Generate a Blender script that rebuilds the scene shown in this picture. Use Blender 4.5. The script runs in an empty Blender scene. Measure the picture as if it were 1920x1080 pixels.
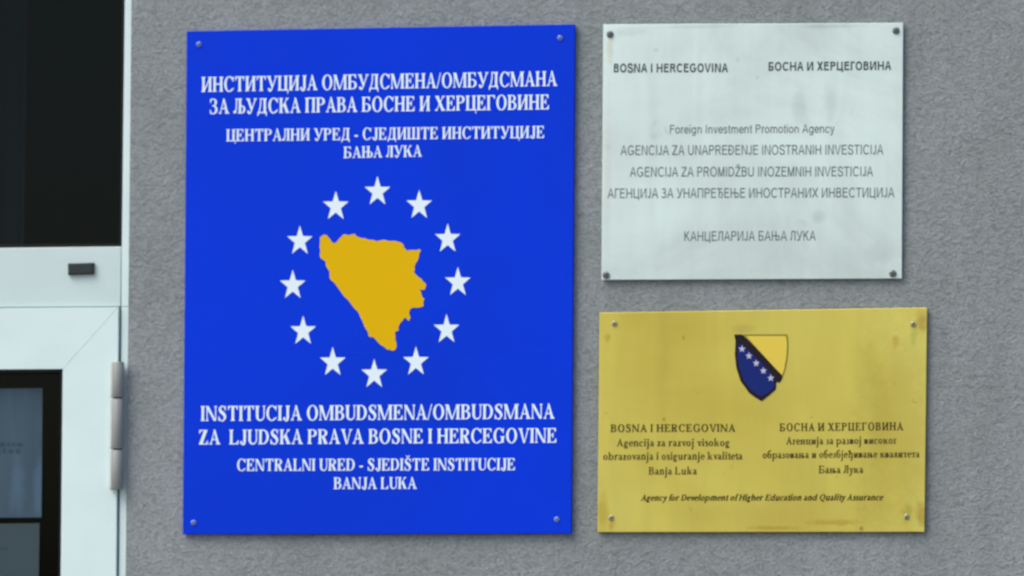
import bpy, bmesh, math, random
from math import radians, sin, cos, pi
from mathutils import Vector, Matrix
from mathutils.geometry import delaunay_2d_cdt

scene = bpy.context.scene
COL = scene.collection
random.seed(4)

# ------------------------------------------------------------------ camera
# metres; the wall face is the plane y = 0, the street is on the -y side, z = 0 is the pavement
FPX, YAW, PITCH, ROLL, DIST = 8000.0, radians(10.04), radians(4.38), radians(0.42), 6.1
_R = Matrix.Rotation(YAW, 3, 'Z') @ Matrix.Rotation(PITCH, 3, 'X')
C_RIGHT = _R @ Vector((cos(ROLL), 0, sin(ROLL)))
C_UP = _R @ Vector((-sin(ROLL), 0, cos(ROLL)))
C_FWD = _R @ Vector((0, 1, 0))
CENTRE = Vector((0, 0, 2.06))
CAM = CENTRE - C_FWD * DIST
cd = bpy.data.cameras.new('camera')
cam = bpy.data.objects.new('camera', cd)
COL.objects.link(cam)
m = Matrix((C_RIGHT, C_UP, -C_FWD)).transposed().to_4x4()
m.translation = CAM
cam.matrix_world = m
cd.sensor_fit = 'HORIZONTAL'
cd.sensor_width = 36.0
cd.lens = FPX / 1920.0 * 36.0
cd.clip_start = 0.1
cd.clip_end = 500.0
cd.dof.use_dof = True                 # the camera is focused a little short of the wall: the whole picture is soft
cd.dof.focus_distance = 5.18
cd.dof.aperture_fstop = 8.0
scene.camera = cam

# ------------------------------------------------------------------ sky and sun (bright overcast)
SUN_EL, SUN_AZ = radians(50), radians(-48)      # azimuth from straight out of the wall (-y), negative = from the left
world = bpy.data.worlds.new('World')
scene.world = world
world.use_nodes = True
wn = world.node_tree.nodes
sky = wn.new('ShaderNodeTexSky')
sky.sky_type = 'NISHITA'
sky.sun_disc = False
sky.sun_elevation = SUN_EL
to_sun = Vector((sin(SUN_AZ) * cos(SUN_EL), -cos(SUN_AZ) * cos(SUN_EL), sin(SUN_EL)))
sky.sun_rotation = math.atan2(to_sun.x, to_sun.y)
sky.dust_density = 3.0
sky.ozone_density = 1.0
world.node_tree.links.new(sky.outputs[0], wn['Background'].inputs[0])
wn['Background'].inputs[1].default_value = 0.10
sd = bpy.data.lights.new('sun', 'SUN')
sd.energy = 0.85
sd.angle = radians(40)
sd.color = (1.0, 0.95, 0.88)
sun = bpy.data.objects.new('sun', sd)
COL.objects.link(sun)
sun.rotation_euler = (-to_sun).to_track_quat('-Z', 'Y').to_euler()
sun.location = (-3, -4, 8)
vs = scene.view_settings
vs.view_transform = 'Standard'
vs.look = 'None'
vs.gamma = 1.0
vs.exposure = 0.95
scene.cycles.use_denoising = True

# ------------------------------------------------------------------ helpers
def P(px, py, y=0.0):
    """the point of the plane at depth y that was measured at (px, py) of the photograph"""
    d = C_FWD + C_RIGHT * ((px - 960) / FPX) + C_UP * (-(py - 540) / FPX)
    return CAM + d * ((y - CAM.y) / d.y)

def link(name, verts, faces, mat, parent=None, smooth=False):
    me = bpy.data.meshes.new(name)
    me.from_pydata([tuple(v) for v in verts], [], faces)
    me.update()
    o = bpy.data.objects.new(name, me)
    COL.objects.link(o)
    if mat: me.materials.append(mat)
    if parent: o.parent = parent; o.matrix_parent_inverse = parent.matrix_world.inverted()
    if smooth:
        for p in me.polygons: p.use_smooth = True
    return o

def link_bm(name, bm, mat, parent=None, smooth=False):
    bmesh.ops.recalc_face_normals(bm, faces=bm.faces)
    me = bpy.data.meshes.new(name)
    bm.to_mesh(me); bm.free()
    o = bpy.data.objects.new(name, me)
    COL.objects.link(o)
    if mat: me.materials.append(mat)
    if parent: o.parent = parent; o.matrix_parent_inverse = parent.matrix_world.inverted()
    if smooth:
        for p in me.polygons: p.use_smooth = True
    return o

def thing(name, label, cat, loc, group=None):
    o = bpy.data.objects.new(name, None)
    o.empty_display_size = 0.1
    COL.objects.link(o)
    o.location = loc
    o.matrix_world = Matrix.Translation(loc)
    o['label'] = label; o['category'] = cat
    if group: o['group'] = group
    return o

def prism(bm, pts, y0, y1, bevel=0.0, seg=2):
    """extrude the outline pts (x, z pairs or vectors) from depth y0 (front) to y1 (back)"""
    f = [bm.verts.new((p[0], y0, p[-1])) for p in pts]
    b = [bm.verts.new((p[0], y1, p[-1])) for p in pts]
    n = len(pts)
    ff = bm.faces.new(f); bm.faces.new(b[::-1])
    for i in range(n):
        bm.faces.new((f[i], b[i], b[(i + 1) % n], f[(i + 1) % n]))
    if bevel:
        es = list(ff.edges) 
        bmesh.ops.bevel(bm, geom=es, offset=bevel, segments=seg, affect='EDGES', profile=0.5)

def pq(pts, y):
    return [P(a, b, y) for a, b in pts]

def box(bm, x0, x1, y0, y1, z0, z1, bevel=0.0):
    prism(bm, [(x0, z0), (x1, z0), (x1, z1), (x0, z1)], y0, y1, bevel)

# ------------------------------------------------------------------ materials
def mat(name, col, rough=0.6, metal=0.0, spec=0.5):
    mt = bpy.data.materials.new(name)
    mt.use_nodes = True
    b = mt.node_tree.nodes['Principled BSDF']
    b.inputs['Base Color'].default_value = (*col, 1)
    b.inputs['Roughness'].default_value = rough
    b.inputs['Metallic'].default_value = metal
    b.inputs['Specular IOR Level'].default_value = spec
    return mt

def nd(mt, t, **kw):
    n = mt.node_tree.nodes.new(t)
    for k, v in kw.items():
        if k in n.inputs: n.inputs[k].default_value = v
        else: setattr(n, k, v)
    return n

def coords(mt, scale=(1, 1, 1)):
    tc = nd(mt, 'ShaderNodeTexCoord')
    mp = nd(mt, 'ShaderNodeMapping')
    mp.inputs['Scale'].default_value = scale
    mt.node_tree.links.new(tc.outputs['Object'], mp.inputs[0])
    return mp.outputs[0]

def noise(mt, vec, scale, detail=3.0, rough=0.5, dist=0.0):
    n = nd(mt, 'ShaderNodeTexNoise', Scale=scale, Detail=detail, Roughness=rough, Distortion=dist)
    mt.node_tree.links.new(vec, n.inputs['Vector'])
    return n.outputs['Fac']

def ramp(mt, fac, stops):
    r = nd(mt, 'ShaderNodeValToRGB')
    el = r.color_ramp.elements
    while len(el) < len(stops): el.new(0.5)
    for e, (p, c) in zip(el, stops):
        e.position = p
        e.color = (*c, 1) if not isinstance(c, float) else (c, c, c, 1)
    mt.node_tree.links.new(fac, r.inputs[0])
    return r.outputs[0]

def mixc(mt, fac, a, b, mode='MIX'):
    n = nd(mt, 'ShaderNodeMix', data_type='RGBA', blend_type=mode)
    L = mt.node_tree.links
    if isinstance(fac, float): n.inputs[0].default_value = fac
    else: L.new(fac, n.inputs[0])
    for s, v in ((6, a), (7, b)):
        if isinstance(v, tuple): n.inputs[s].default_value = (*v, 1)
        else: L.new(v, n.inputs[s])
    return n.outputs[2]

def mathn(mt, op, a, b):
    n = nd(mt, 'ShaderNodeMath', operation=op)
    for i, v in enumerate((a, b)):
        if isinstance(v, (int, float)): n.inputs[i].default_value = v
        else: mt.node_tree.links.new(v, n.inputs[i])
    return n.outputs[0]

def setin(mt, name, out):
    mt.node_tree.links.new(out, mt.node_tree.nodes['Principled BSDF'].inputs[name])

def bump(mt, h, strength, dist):
    b = nd(mt, 'ShaderNodeBump', Strength=strength, Distance=dist)
    mt.node_tree.links.new(h, b.inputs['Height'])
    setin(mt, 'Normal', b.outputs[0])

def stain_or_light(mt, col, cx, cz, rx, rz, dark, tint=(1, 1, 1), soft=0.35):
    """an oval mark with a ragged rim at one place of a sheet (world x, z metres), multiplied into its colour"""
    L = mt.node_tree.links
    mp = nd(mt, 'ShaderNodeMapping')
    mp.inputs['Location'].default_value = (-cx / rx, 0, -cz / rz)
    mp.inputs['Scale'].default_value = (1 / rx, 0, 1 / rz)
    tc = nd(mt, 'ShaderNodeTexCoord'); L.new(tc.outputs['Object'], mp.inputs[0])
    ln = nd(mt, 'ShaderNodeVectorMath', operation='LENGTH'); L.new(mp.outputs[0], ln.inputs[0])
    nz = noise(mt, tc.outputs['Object'], 70, 3, 0.6, 0.5)
    d = mathn(mt, 'ADD', ln.outputs['Value'], mathn(mt, 'MULTIPLY', mathn(mt, 'SUBTRACT', nz, 0.5), 1.1))
    return mixc(mt, 1.0, col, ramp(mt, d, [(soft, tuple(dark * t for t in tint)), (1.0, (1.0, 1.0, 1.0))]), 'MULTIPLY')

def stains_and_light(mt, col, lst):
    for px, py, rx, ry, dark, tint in lst:
        q = P(px, py, -0.007)
        col = stain_or_light(mt, col, q.x, q.z, rx * DIST / FPX, ry * DIST / FPX, dark, tint)
    return col

# rendered wall
M_wall = mat('grey_render', (0.24, 0.255, 0.255), 0.95, 0, 0.2)
v = coords(M_wall)
fine = noise(M_wall, v, 260, 3, 0.6, 0.6)
worm = noise(M_wall, coords(M_wall, (1.0, 1.0, 1.35)), 95, 4, 0.6, 0.9)
big = noise(M_wall, v, 5.5, 6, 0.62, 0.5)
c1 = ramp(M_wall, big, [(0.3, (0.232, 0.264, 0.258)), (0.7, (0.284, 0.314, 0.314))])
c2 = ramp(M_wall, worm, [(0.28, 0.78), (0.5, 1.0), (0.72, 1.13)])
c3 = ramp(M_wall, fine, [(0.25, 0.71), (0.5, 1.0), (0.75, 1.18)])
c = mixc(M_wall, 1.0, c1, c2, 'MULTIPLY')
pits = ramp(M_wall, noise(M_wall, v, 150, 2, 0.5, 0.3), [(0.22, 0.62), (0.31, 1.0)])
c = mixc(M_wall, 1.0, c, pits, 'MULTIPLY')
runs = ramp(M_wall, noise(M_wall, coords(M_wall, (1, 1, 0.10)), 11, 4, 0.6, 0.6), [(0.3, 0.93), (0.6, 1.03)])
c = mixc(M_wall, 1.0, c, runs, 'MULTIPLY')
setin(M_wall, 'Base Color', mixc(M_wall, 1.0, c, c3, 'MULTIPLY'))
bump(M_wall, mathn(M_wall, 'ADD', worm, mathn(M_wall, 'MULTIPLY', fine, 0.6)), 1.0, 0.0023)

# blue sign panel
M_blue = mat('blue_enamel', (0.009, 0.05, 0.60), 0.42, 0, 0.06)
v = coords(M_blue)
setin(M_blue, 'Base Color', ramp(M_blue, noise(M_blue, v, 2.2, 3, 0.5, 0.3), [(0.3, (0.0028, 0.040, 0.60)), (0.7, (0.0014, 0.042, 0.74))]))
setin(M_blue, 'Roughness', ramp(M_blue, noise(M_blue, v, 14, 4, 0.6, 0.8), [(0.3, 0.38), (0.7, 0.48)]))
M_blue_edge = mat('panel_edge', (0.01, 0.05, 0.20), 0.5)
M_film = mat('blue_film_seam', (0.003, 0.050, 0.76), 0.42, 0, 0.06)
M_white_print = mat('white_vinyl', (0.76, 0.90, 0.95), 0.5, 0, 0.3)
M_map = mat('yellow_vinyl', (0.74, 0.455, 0.004), 0.5, 0, 0.05)

# silver plaque
M_silver = mat('dull_silver', (0.7, 0.76, 0.73), 0.42, 0.25, 0.3)
v = coords(M_silver)
s1 = ramp(M_silver, noise(M_silver, v, 3.6, 5, 0.6, 0.8), [(0.28, (0.53, 0.625, 0.58)), (0.5, (0.655, 0.775, 0.72)), (0.72, (0.72, 0.865, 0.80))])
s2 = ramp(M_silver, noise(M_silver, coords(M_silver, (1, 1, 0.12)), 26, 4, 0.6, 0.5), [(0.3, 0.94), (0.7, 1.03)])
s3 = ramp(M_silver, noise(M_silver, v, 22, 3, 0.5, 0.6), [(0.18, 0.78), (0.33, 1.0)])
s = mixc(M_silver, 1.0, mixc(M_silver, 1.0, s1, s2, 'MULTIPLY'), s3, 'MULTIPLY')
G_, R_ = (1, 1, 1), (1.0, 0.93, 0.84)
s = stains_and_light(M_silver, s, [(1500, 205, 20, 40, 0.87, G_), (1556, 190, 15, 45, 0.90, G_), (1535, 405, 15, 15, 0.85, G_), (1640, 478, 45, 26, 0.91, G_),
    (1144, 90, 9, 32, 0.90, R_), (1180, 60, 60, 10, 0.90, G_), (1560, 49, 75, 5, 0.84, G_), (1310, 50, 90, 5, 0.88, G_), (1140, 300, 10, 180, 0.94, (1.03, 0.98, 0.97)),  # long ovals darken the plate along its top edge
    (1230, 94, 5, 5, 0.85, G_), (1383, 112, 5, 6, 0.86, G_), (1420, 145, 5, 5, 0.86, G_), (1480, 330, 70, 60, 0.95, G_)])
setin(M_silver, 'Base Color', s)
wv = noise(M_silver, coords(M_silver), 4.0, 2, 0.4, 0.3)
bump(M_silver, wv, 0.6, 0.004)
M_silver_text = mat('grey_engraving', (0.13, 0.17, 0.165), 0.7, 0, 0.2)
M_silver_bold = mat('dark_grey_engraving', (0.06, 0.085, 0.085), 0.7, 0, 0.2)

# brass plaque
M_brass = mat('dull_brass', (0.5, 0.45, 0.13), 0.38, 0.5, 0.3)
v = coords(M_brass)
b1 = ramp(M_brass, noise(M_brass, v, 2.3, 4, 0.55, 0.5), [(0.28, (0.56, 0.445, 0.066)), (0.5, (0.67, 0.575, 0.112)), (0.72, (0.77, 0.70, 0.175))])
b2 = ramp(M_brass, noise(M_brass, coords(M_brass, (1, 1, 0.15)), 24, 4, 0.6, 0.5), [(0.3, 0.94), (0.7, 1.04)])
b3 = ramp(M_brass, noise(M_brass, v, 60, 3, 0.6, 0.4), [(0.2, 0.82), (0.32, 1.0)])
bc = mixc(M_brass, 1.0, mixc(M_brass, 1.0, b1, b2, 'MULTIPLY'), b3, 'MULTIPLY')
B_ = (1.0, 0.86, 0.74)
bc = stains_and_light(M_brass, bc, [(1729, 602, 16, 26, 0.74, B_), (1392, 617, 26, 12, 0.88, (1, 0.95, 1.08)), (1560, 980, 70, 7, 0.88, B_), (1615, 991, 5, 6, 0.6, B_), (1452, 990, 60, 5, 0.86, B_),
    (1727, 965, 12, 30, 0.78, B_), (1130, 960, 16, 45, 0.84, (1, 0.92, 0.7)), (1245, 786, 4, 5, 0.7, B_), (1282, 633, 4, 6, 0.8, B_), (1140, 632, 8, 10, 0.85, B_), (1679, 640, 8, 16, 0.88, B_),
    (1680, 800, 90, 260, 0.90, (1, 0.97, 0.9)), (1480, 960, 260, 40, 0.95, (1, 0.97, 0.93)), (1700, 960, 12, 20, 0.86, (0.95, 1, 0.9)), (1146, 985, 8, 18, 0.86, B_), (1713, 630, 8, 26, 0.88, (0.92, 1, 0.9))])  # tall oval at right paints the plate's duller reflection into the colour
setin(M_brass, 'Base Color', bc)
wv = noise(M_brass, coords(M_brass), 3.2, 2, 0.45, 0.4)
bump(M_brass, wv, 0.8, 0.006)
M_brass_text = mat('brown_engraving', (0.075, 0.058, 0.010), 0.7, 0, 0.2)
M_brass_dark = mat('dark_brown_engraving', (0.045, 0.034, 0.006), 0.7, 0, 0.2)
M_emb_blue = mat('emblem_blue', (0.010, 0.022, 0.165), 0.5, 0, 0.1)
M_emb_dark = mat('emblem_outline', (0.018, 0.012, 0.018), 0.5, 0, 0.1)
M_emb_yel = mat('emblem_yellow', (0.74, 0.57, 0.08), 0.5, 0, 0.1)
M_emb_line = mat('emblem_thin_line', (0.24, 0.20, 0.03), 0.6, 0, 0.2)
M_emb_star = mat('emblem_star', (0.50, 0.50, 0.62), 0.5, 0, 0.3)

M_steel = mat('screw_steel', (0.42, 0.45, 0.45), 0.45, 0.5)
M_steel_dark = mat('weathered_screw', (0.20, 0.22, 0.21), 0.5, 0.4)
M_slot = mat('screw_slot', (0.03, 0.03, 0.03), 0.8)
M_screw_blue = mat('painted_screw', (0.22, 0.33, 0.72), 0.35, 0.2)
M_brass_screw = mat('brass_screw', (0.46, 0.44, 0.27), 0.45, 0.3)

# door
M_frame = mat('white_pvc', (0.63, 0.75, 0.75), 0.35, 0, 0.4)
v = coords(M_frame)
setin(M_frame, 'Base Color', ramp(M_frame, noise(M_frame, v, 9, 4, 0.6, 0.5), [(0.3, (0.64, 0.79, 0.775)), (0.7, (0.69, 0.84, 0.825))]))
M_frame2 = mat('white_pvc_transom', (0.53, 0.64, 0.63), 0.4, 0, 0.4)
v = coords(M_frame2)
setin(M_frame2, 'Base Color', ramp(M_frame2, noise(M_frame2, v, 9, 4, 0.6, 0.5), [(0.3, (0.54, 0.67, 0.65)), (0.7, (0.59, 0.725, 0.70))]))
M_gasket = mat('black_rubber', (0.008, 0.009, 0.010), 0.6, 0, 0.2)
M_hinge = mat('hinge_aluminium', (0.27, 0.285, 0.27), 0.5, 0.0)
M_hinge_plate = mat('hinge_plate_grey', (0.56, 0.62, 0.60), 0.5, 0, 0.3)
M_cap = mat('dark_plastic', (0.022, 0.032, 0.032), 0.5, 0, 0.3)
M_glass = bpy.data.materials.new('tinted_glass')
M_glass.use_nodes = True
nt = M_glass.node_tree
nt.nodes.remove(nt.nodes['Principled BSDF'])
tr = nd(M_glass, 'ShaderNodeBsdfTransparent'); tr.inputs[0].default_value = (0.60, 0.655, 0.67, 1)
gl = nd(M_glass, 'ShaderNodeBsdfGlossy', Roughness=0.02); gl.inputs[0].default_value = (0.8, 0.9, 0.9, 1)
mx = nd(M_glass, 'ShaderNodeMixShader'); mx.inputs[0].default_value = 0.007
nt.links.new(tr.outputs[0], mx.inputs[1]); nt.links.new(gl.outputs[0], mx.inputs[2])
nt.links.new(mx.outputs[0], nt.nodes['Material Output'].inputs[0])
M_paper = mat('notice_paper', (0.52, 0.60, 0.74), 0.8, 0, 0.2)
v = coords(M_paper, (1, 1, 0.25))
setin(M_paper, 'Base Color', ramp(M_paper, noise(M_paper, v, 26, 3, 0.5, 0.6), [(0.3, (0.44, 0.53, 0.67)), (0.7, (0.62, 0.74, 0.88))]))
pc = ramp(M_paper, noise(M_paper, v, 26, 3, 0.5, 0.6), [(0.3, (0.40, 0.47, 0.60)), (0.7, (0.52, 0.60, 0.73))])
setin(M_paper, 'Base Color', stains_and_light(M_paper, pc, [(20, 912, 20, 70, 1.22, (1, 1.05, 1.08)), (62, 910, 16, 75, 1.28, (0.98, 1.08, 1.12)), (70, 860, 10, 36, 1.15, (1, 1, 1)), (-60, 900, 40, 80, 1.2, (1, 1.05, 1.1))]))  # lighter ovals paint the light on the paper's folds into its colour
M_paper2 = mat('grey_notice_paper', (0.40, 0.43, 0.46), 0.8, 0, 0.2)
M_ink = mat('faded_ink', (0.30, 0.35, 0.42), 0.8, 0, 0.2)
M_room = mat('dim_room_paint', (0.035, 0.045, 0.045), 0.9, 0, 0.2)
M_pave = mat('pavement_concrete', (0.24, 0.235, 0.225), 0.9, 0, 0.3)
v = coords(M_pave)
setin(M_pave, 'Base Color', ramp(M_pave, noise(M_pave, v, 1.5, 6, 0.6, 0.3), [(0.3, (0.19, 0.185, 0.175)), (0.7, (0.27, 0.265, 0.255))]))

# ------------------------------------------------------------------ setting
o = link('pavement', [(-60, -120, 0), (60, -120, 0), (60, 12, 0), (-60, 12, 0)], [(0, 1, 2, 3)], M_pave)
o['kind'] = 'structure'

# wall with the door opening; its edge beside the door follows the jamb
XR_T, XR_B = P(246.5, 0).x, P(235.5, 1080).x
zt, zb = P(246.5, 0).z, P(235.5, 1080).z
def xedge(z): return XR_B + (XR_T - XR_B) * (z - zb) / (zt - zb)
X_L = xedge(2) - 1.08                      # left side of the opening
Z_TOP = 2.95                               # head of the opening
bm = bmesh.new()
prism(bm, [(xedge(0), 0), (5, 0), (5, Z_TOP), (xedge(Z_TOP), Z_TOP)], 0, 0.30)
prism(bm, [(-4.5, 0), (X_L, 0), (X_L, Z_TOP), (-4.5, Z_TOP)], 0, 0.30)
prism(bm, [(-4.5, Z_TOP), (X_L, Z_TOP), (xedge(Z_TOP), Z_TOP), (5, Z_TOP), (5, 4.2), (-4.5, 4.2)], 0, 0.30)
bmesh.ops.remove_doubles(bm, verts=bm.verts, dist=1e-5)
wall = link_bm('rendered_wall', bm, M_wall)
wall['label'] = 'grey rough rendered wall that carries the three signs beside the white door'
wall['category'] = 'wall'

# the dim room seen through the glass
bm = bmesh.new()
xa, xb2 = X_L - 0.6, xedge(2) + 0.8
box(bm, xa, xb2, 2.6, 2.7, 0.02, 3.3)              # back wall
box(bm, xa - 0.1, xa, 0.31, 2.7, 0.02, 3.3)
box(bm, xb2, xb2 + 0.1, 0.31, 2.7, 0.02, 3.3)
box(bm, xa, xb2, 0.31, 2.6, 3.3, 3.4)
o = link_bm('interior_wall', bm, M_room); o['kind'] = 'structure'
pil = P(52, 200, 0.62)
bm = bmesh.new()
M_lite = mat('curtain_cloth', (0.26, 0.34, 0.33), 0.9, 0, 0.1)
# a hanging curtain with soft folds, drawn to the left behind the fanlight
N = 60
rows = []
for k in range(N + 1):
    x = pil.x - 0.42 + 0.42 * k / N
    yy = 0.62 + 0.018 * sin(k * 0.9) + 0.008 * sin(k * 2.3)
    rows.append((bm.verts.new((x, yy, 2.14)), bm.verts.new((x, yy, 2.93))))
for k in range(N):
    bm.faces.new((rows[k][0], rows[k + 1][0], rows[k + 1][1], rows[k][1]))
bmesh.ops.solidify(bm, geom=bm.faces[:], thickness=0.003)
o = link_bm('curtain', bm, M_lite, smooth=True)
o['label'] = 'dark curtain edge hanging behind the fanlight above the door'
o['category'] = 'curtain'

# ------------------------------------------------------------------ door
D0 = P(222, 574)
door = thing('entrance_door', 'white framed glazed door with dark fanlight above it and steel hinge, left of grey wall', 'door', (X_L + 0.54, 0.02, 0))
YF = 0.006                                  # face of the fixed frame, just behind the wall face
YL = 0.001                                  # face of the leaf
# outer frame: right jamb, left jamb, head, transom (butted)
def jx(py):                                 # inner edge of the right jamb, in photo pixels at height py
    return 234.5 + (222.5 - 234.5) * py / 1080 if py < 470 else 229.0 - 5.0 * (py - 470) / 610
fan_tr, fan_br = P(234.0, 0, YF), P(228.5, 462, YF)
tr_b = P(226, 576.0, YF)
def jin(z): return fan_br.x + (fan_tr.x - fan_br.x) * (z - fan_br.z) / (fan_tr.z - fan_br.z)
gap_t, gap_b = P(227.5, 578, YF), P(222.6, 1076, YF)
def gin(z): return gap_b.x + (gap_t.x - gap_b.x) * (z - gap_b.z) / (gap_t.z - gap_b.z)
bm = bmesh.new()
ztr = tr_b.z
e = 0.0005
prism(bm, [(gin(0.02), 0.02), (xedge(0.02) - e, 0.02), (xedge(ztr) - e, ztr), (gin(ztr), ztr)], YF, 0.075, 0.0012)
prism(bm, [(gin(ztr), ztr + e), (xedge(ztr) - e, ztr + e), (xedge(2.945) - e, 2.945), (jin(2.945), 2.945), (jin(fan_br.z), fan_br.z)], YF, 0.075, 0.0012)
prism(bm, [(X_L + e, 0.02), (X_L + 0.05, 0.02), (X_L + 0.05, 2.945), (X_L + e, 2.945)], YF, 0.075, 0.0012)
prism(bm, [(X_L + 0.051, 2.89), (jin(2.89) - 0.001, 2.89), (jin(2.945) - 0.001, 2.945), (X_L + 0.051, 2.945)], YF, 0.075, 0.0012)
link_bm('frame', bm, M_frame, door)
bm = bmesh.new()
tl = P(-300, 579.5, YF).z
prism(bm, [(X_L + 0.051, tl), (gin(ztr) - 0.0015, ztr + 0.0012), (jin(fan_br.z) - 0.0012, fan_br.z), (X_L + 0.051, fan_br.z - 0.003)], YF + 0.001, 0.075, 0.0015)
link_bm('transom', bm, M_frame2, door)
# fanlight: gasket ring and pane
def ring(bm, outer, w, y0, y1, miter_gap=0.0, bevel=0.0):
    """mitred four piece ring on an outer quad (bl, br, tr, tl) of (x, z); w = (bottom, right, top, left) widths"""
    cx = sum(p[0] for p in outer) / 4; cz = sum(p[1] for p in outer) / 4
    bl, br, tr_, tl_ = outer
    inner = [(bl[0] + w[3], bl[1] + w[0]), (br[0] - w[1], br[1] + w[0]), (tr_[0] - w[1], tr_[1] - w[2]), (tl_[0] + w[3], tl_[1] - w[2])]
    for i in range(4):
        j = (i + 1) % 4
        a, b, c, d = map(Vector, (outer[i], outer[j], inner[j], inner[i]))
        if miter_gap:
            t = (b - a).normalized() * miter_gap
            a, d, b, c = a + t, d + t, b - t, c - t
        prism(bm, [tuple(p) for p in (a, b, c, d)], y0, y1, bevel)
    return inner
zf0 = fan_br.z
fan = [(X_L + 0.051, zf0 - 0.0002), (jin(zf0) - 0.0008, zf0 + 0.0008), (jin(2.889) - 0.0008, 2.889), (X_L + 0.051, 2.889)]
bm = bmesh.new()
inn = ring(bm, fan, (0.004, 0.0045, 0.004, 0.004), YF + 0.004, 0.030)
gk = link_bm('gasket', bm, M_gasket, door)
bm = bmesh.new()
prism(bm, inn, 0.018, 0.024)
link_bm('fanlight_glass', bm, M_glass, door)
# leaf
lt = P(222.3, 575.8, YL); lb_x = P(217.6, 1076, YL)
def lx(z): return lb_x.x + (lt.x - lb_x.x) * (z - lb_x.z) / (lt.z - lb_x.z)
lz_l = P(-300, 582, YL).z
leaf_out = [(X_L + 0.055, 0.03), (lx(0.03), 0.03), (lx(lt.z), lt.z), (X_L + 0.055, lz_l)]
gi = P(117.5, 692, YL)
w_r, w_t = lt.x - gi.x, lt.z - gi.z
bm = bmesh.new()
li = ring(bm, leaf_out, (0.12, w_r, w_t, 0.09), YL, 0.07, 0.00015, 0.0005)
leaf = link_bm('door_leaf', bm, M_frame, door)
bm = bmesh.new()
gi2 = ring(bm, [(li[0][0] + e, li[0][1] + e), (li[1][0] - e, li[1][1] + e), (li[2][0] - e, li[2][1] - e), (li[3][0] + e, li[3][1] - e)], (0.004,) * 4, YL + 0.004, 0.032)
link_bm('gasket', bm, M_gasket, leaf)
bm = bmesh.new()
prism(bm, gi2, 0.020, 0.026)
link_bm('glass_pane', bm, M_glass, leaf)
# handle on the far (left) stile
hx, hz = X_L + 0.10, 1.05
bm = bmesh.new()
box(bm, hx - 0.016, hx + 0.016, YL - 0.008, YL - 0.0002, hz - 0.11, hz + 0.11, 0.003)
box(bm, hx - 0.009, hx + 0.009, YL - 0.05, YL - 0.0082, hz + 0.03, hz + 0.048, 0.002)
box(bm, hx - 0.009, hx + 0.12, YL - 0.066, YL - 0.0502, hz + 0.028, hz + 0.05, 0.004)
link_bm('handle', bm, M_hinge, leaf)
# dark rubber seal that closes the gap between leaf and jamb, set back
bm = bmesh.new()
prism(bm, [(lx(0.03) + 0.0003, 0.03), (gin(0.03) - 0.0003, 0.03), (gin(lt.z) - 0.0003, lt.z), (lx(lt.z) + 0.0003, lt.z)], 0.022, 0.05)
link_bm('door_seal', bm, M_gasket, door)
# dark slotted drain cap on the transom
bm = bmesh.new()
a = pq([(127.5, 515.5), (175.5, 514), (175.5, 492.5), (127.5, 494)], YF - 0.004)
prism(bm, a, YF - 0.006, YF + 0.0005, 0.0022, 3)
cap = link_bm('drain_cap', bm, M_cap, door)
# hinge: three knuckles and the leaf plate
hinge = bpy.data.objects.new('hinge', None)
COL.objects.link(hinge)
hc = P(220, 798, -0.006)
hinge.location = hc
hinge.parent = door
hinge.matrix_parent_inverse = door.matrix_world.inverted()
bpy.context.view_layer.update()
def cyl(bm, axis, r, z0, z1, x, y, n=28, chamfer=0.001):
    prof = [(0, z0), (r - chamfer, z0), (r, z0 + chamfer), (r, z1 - chamfer), (r - chamfer, z1), (0, z1)]
    rings = []
    for pr, z in prof:
        if pr == 0: rings.append([bm.verts.new((x, y, z))])
        else: rings.append([bm.verts.new((x + pr * cos(2 * pi * k / n), y + pr * sin(2 * pi * k / n), z)) for k in range(n)])
    for a_, b_ in zip(rings, rings[1:]):
        for k in range(n):
            k2 = (k + 1) % n
            if len(a_) == 1: bm.faces.new((a_[0], b_[k2], b_[k]))
            elif len(b_) == 1: bm.faces.new((a_[k], a_[k2], b_[0]))
            else: bm.faces.new((a_[k], a_[k2], b_[k2], b_[k]))
hr = 0.0086
for (py0, py1) in ((679, 745.2), (748.2, 841.4), (844.3, 917)):
    bm = bmesh.new()
    za, zb_ = P(220, py1, -0.008).z, P(220, py0, -0.008).z
    xm = P(221.8 - 0.010 * ((py0 + py1) / 2 - 680), (py0 + py1) / 2, -0.008).x
    cyl(bm, 'z', hr, za, zb_, xm, -0.0085, 28, 0.0004)
    kn = link_bm('knuckle', bm, M_hinge, hinge, smooth=False)
    for p in kn.data.polygons:
        p.use_smooth = abs(p.normal.z) < 0.3
    bm = bmesh.new()
    box(bm, xm - 0.0122, xm - 0.004, -0.0085, YL - 0.0003, za + 0.0008, zb_ - 0.0008, 0.0015)
    link_bm('hinge_plate', bm, M_hinge_plate, hinge)
bm = bmesh.new()
cyl(bm, 'z', hr * 0.72, P(220, 916, -0.008).z, P(220, 680, -0.008).z, xm + 0.0002, -0.0085)
link_bm('hinge_pin', bm, M_slot, hinge)

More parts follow.
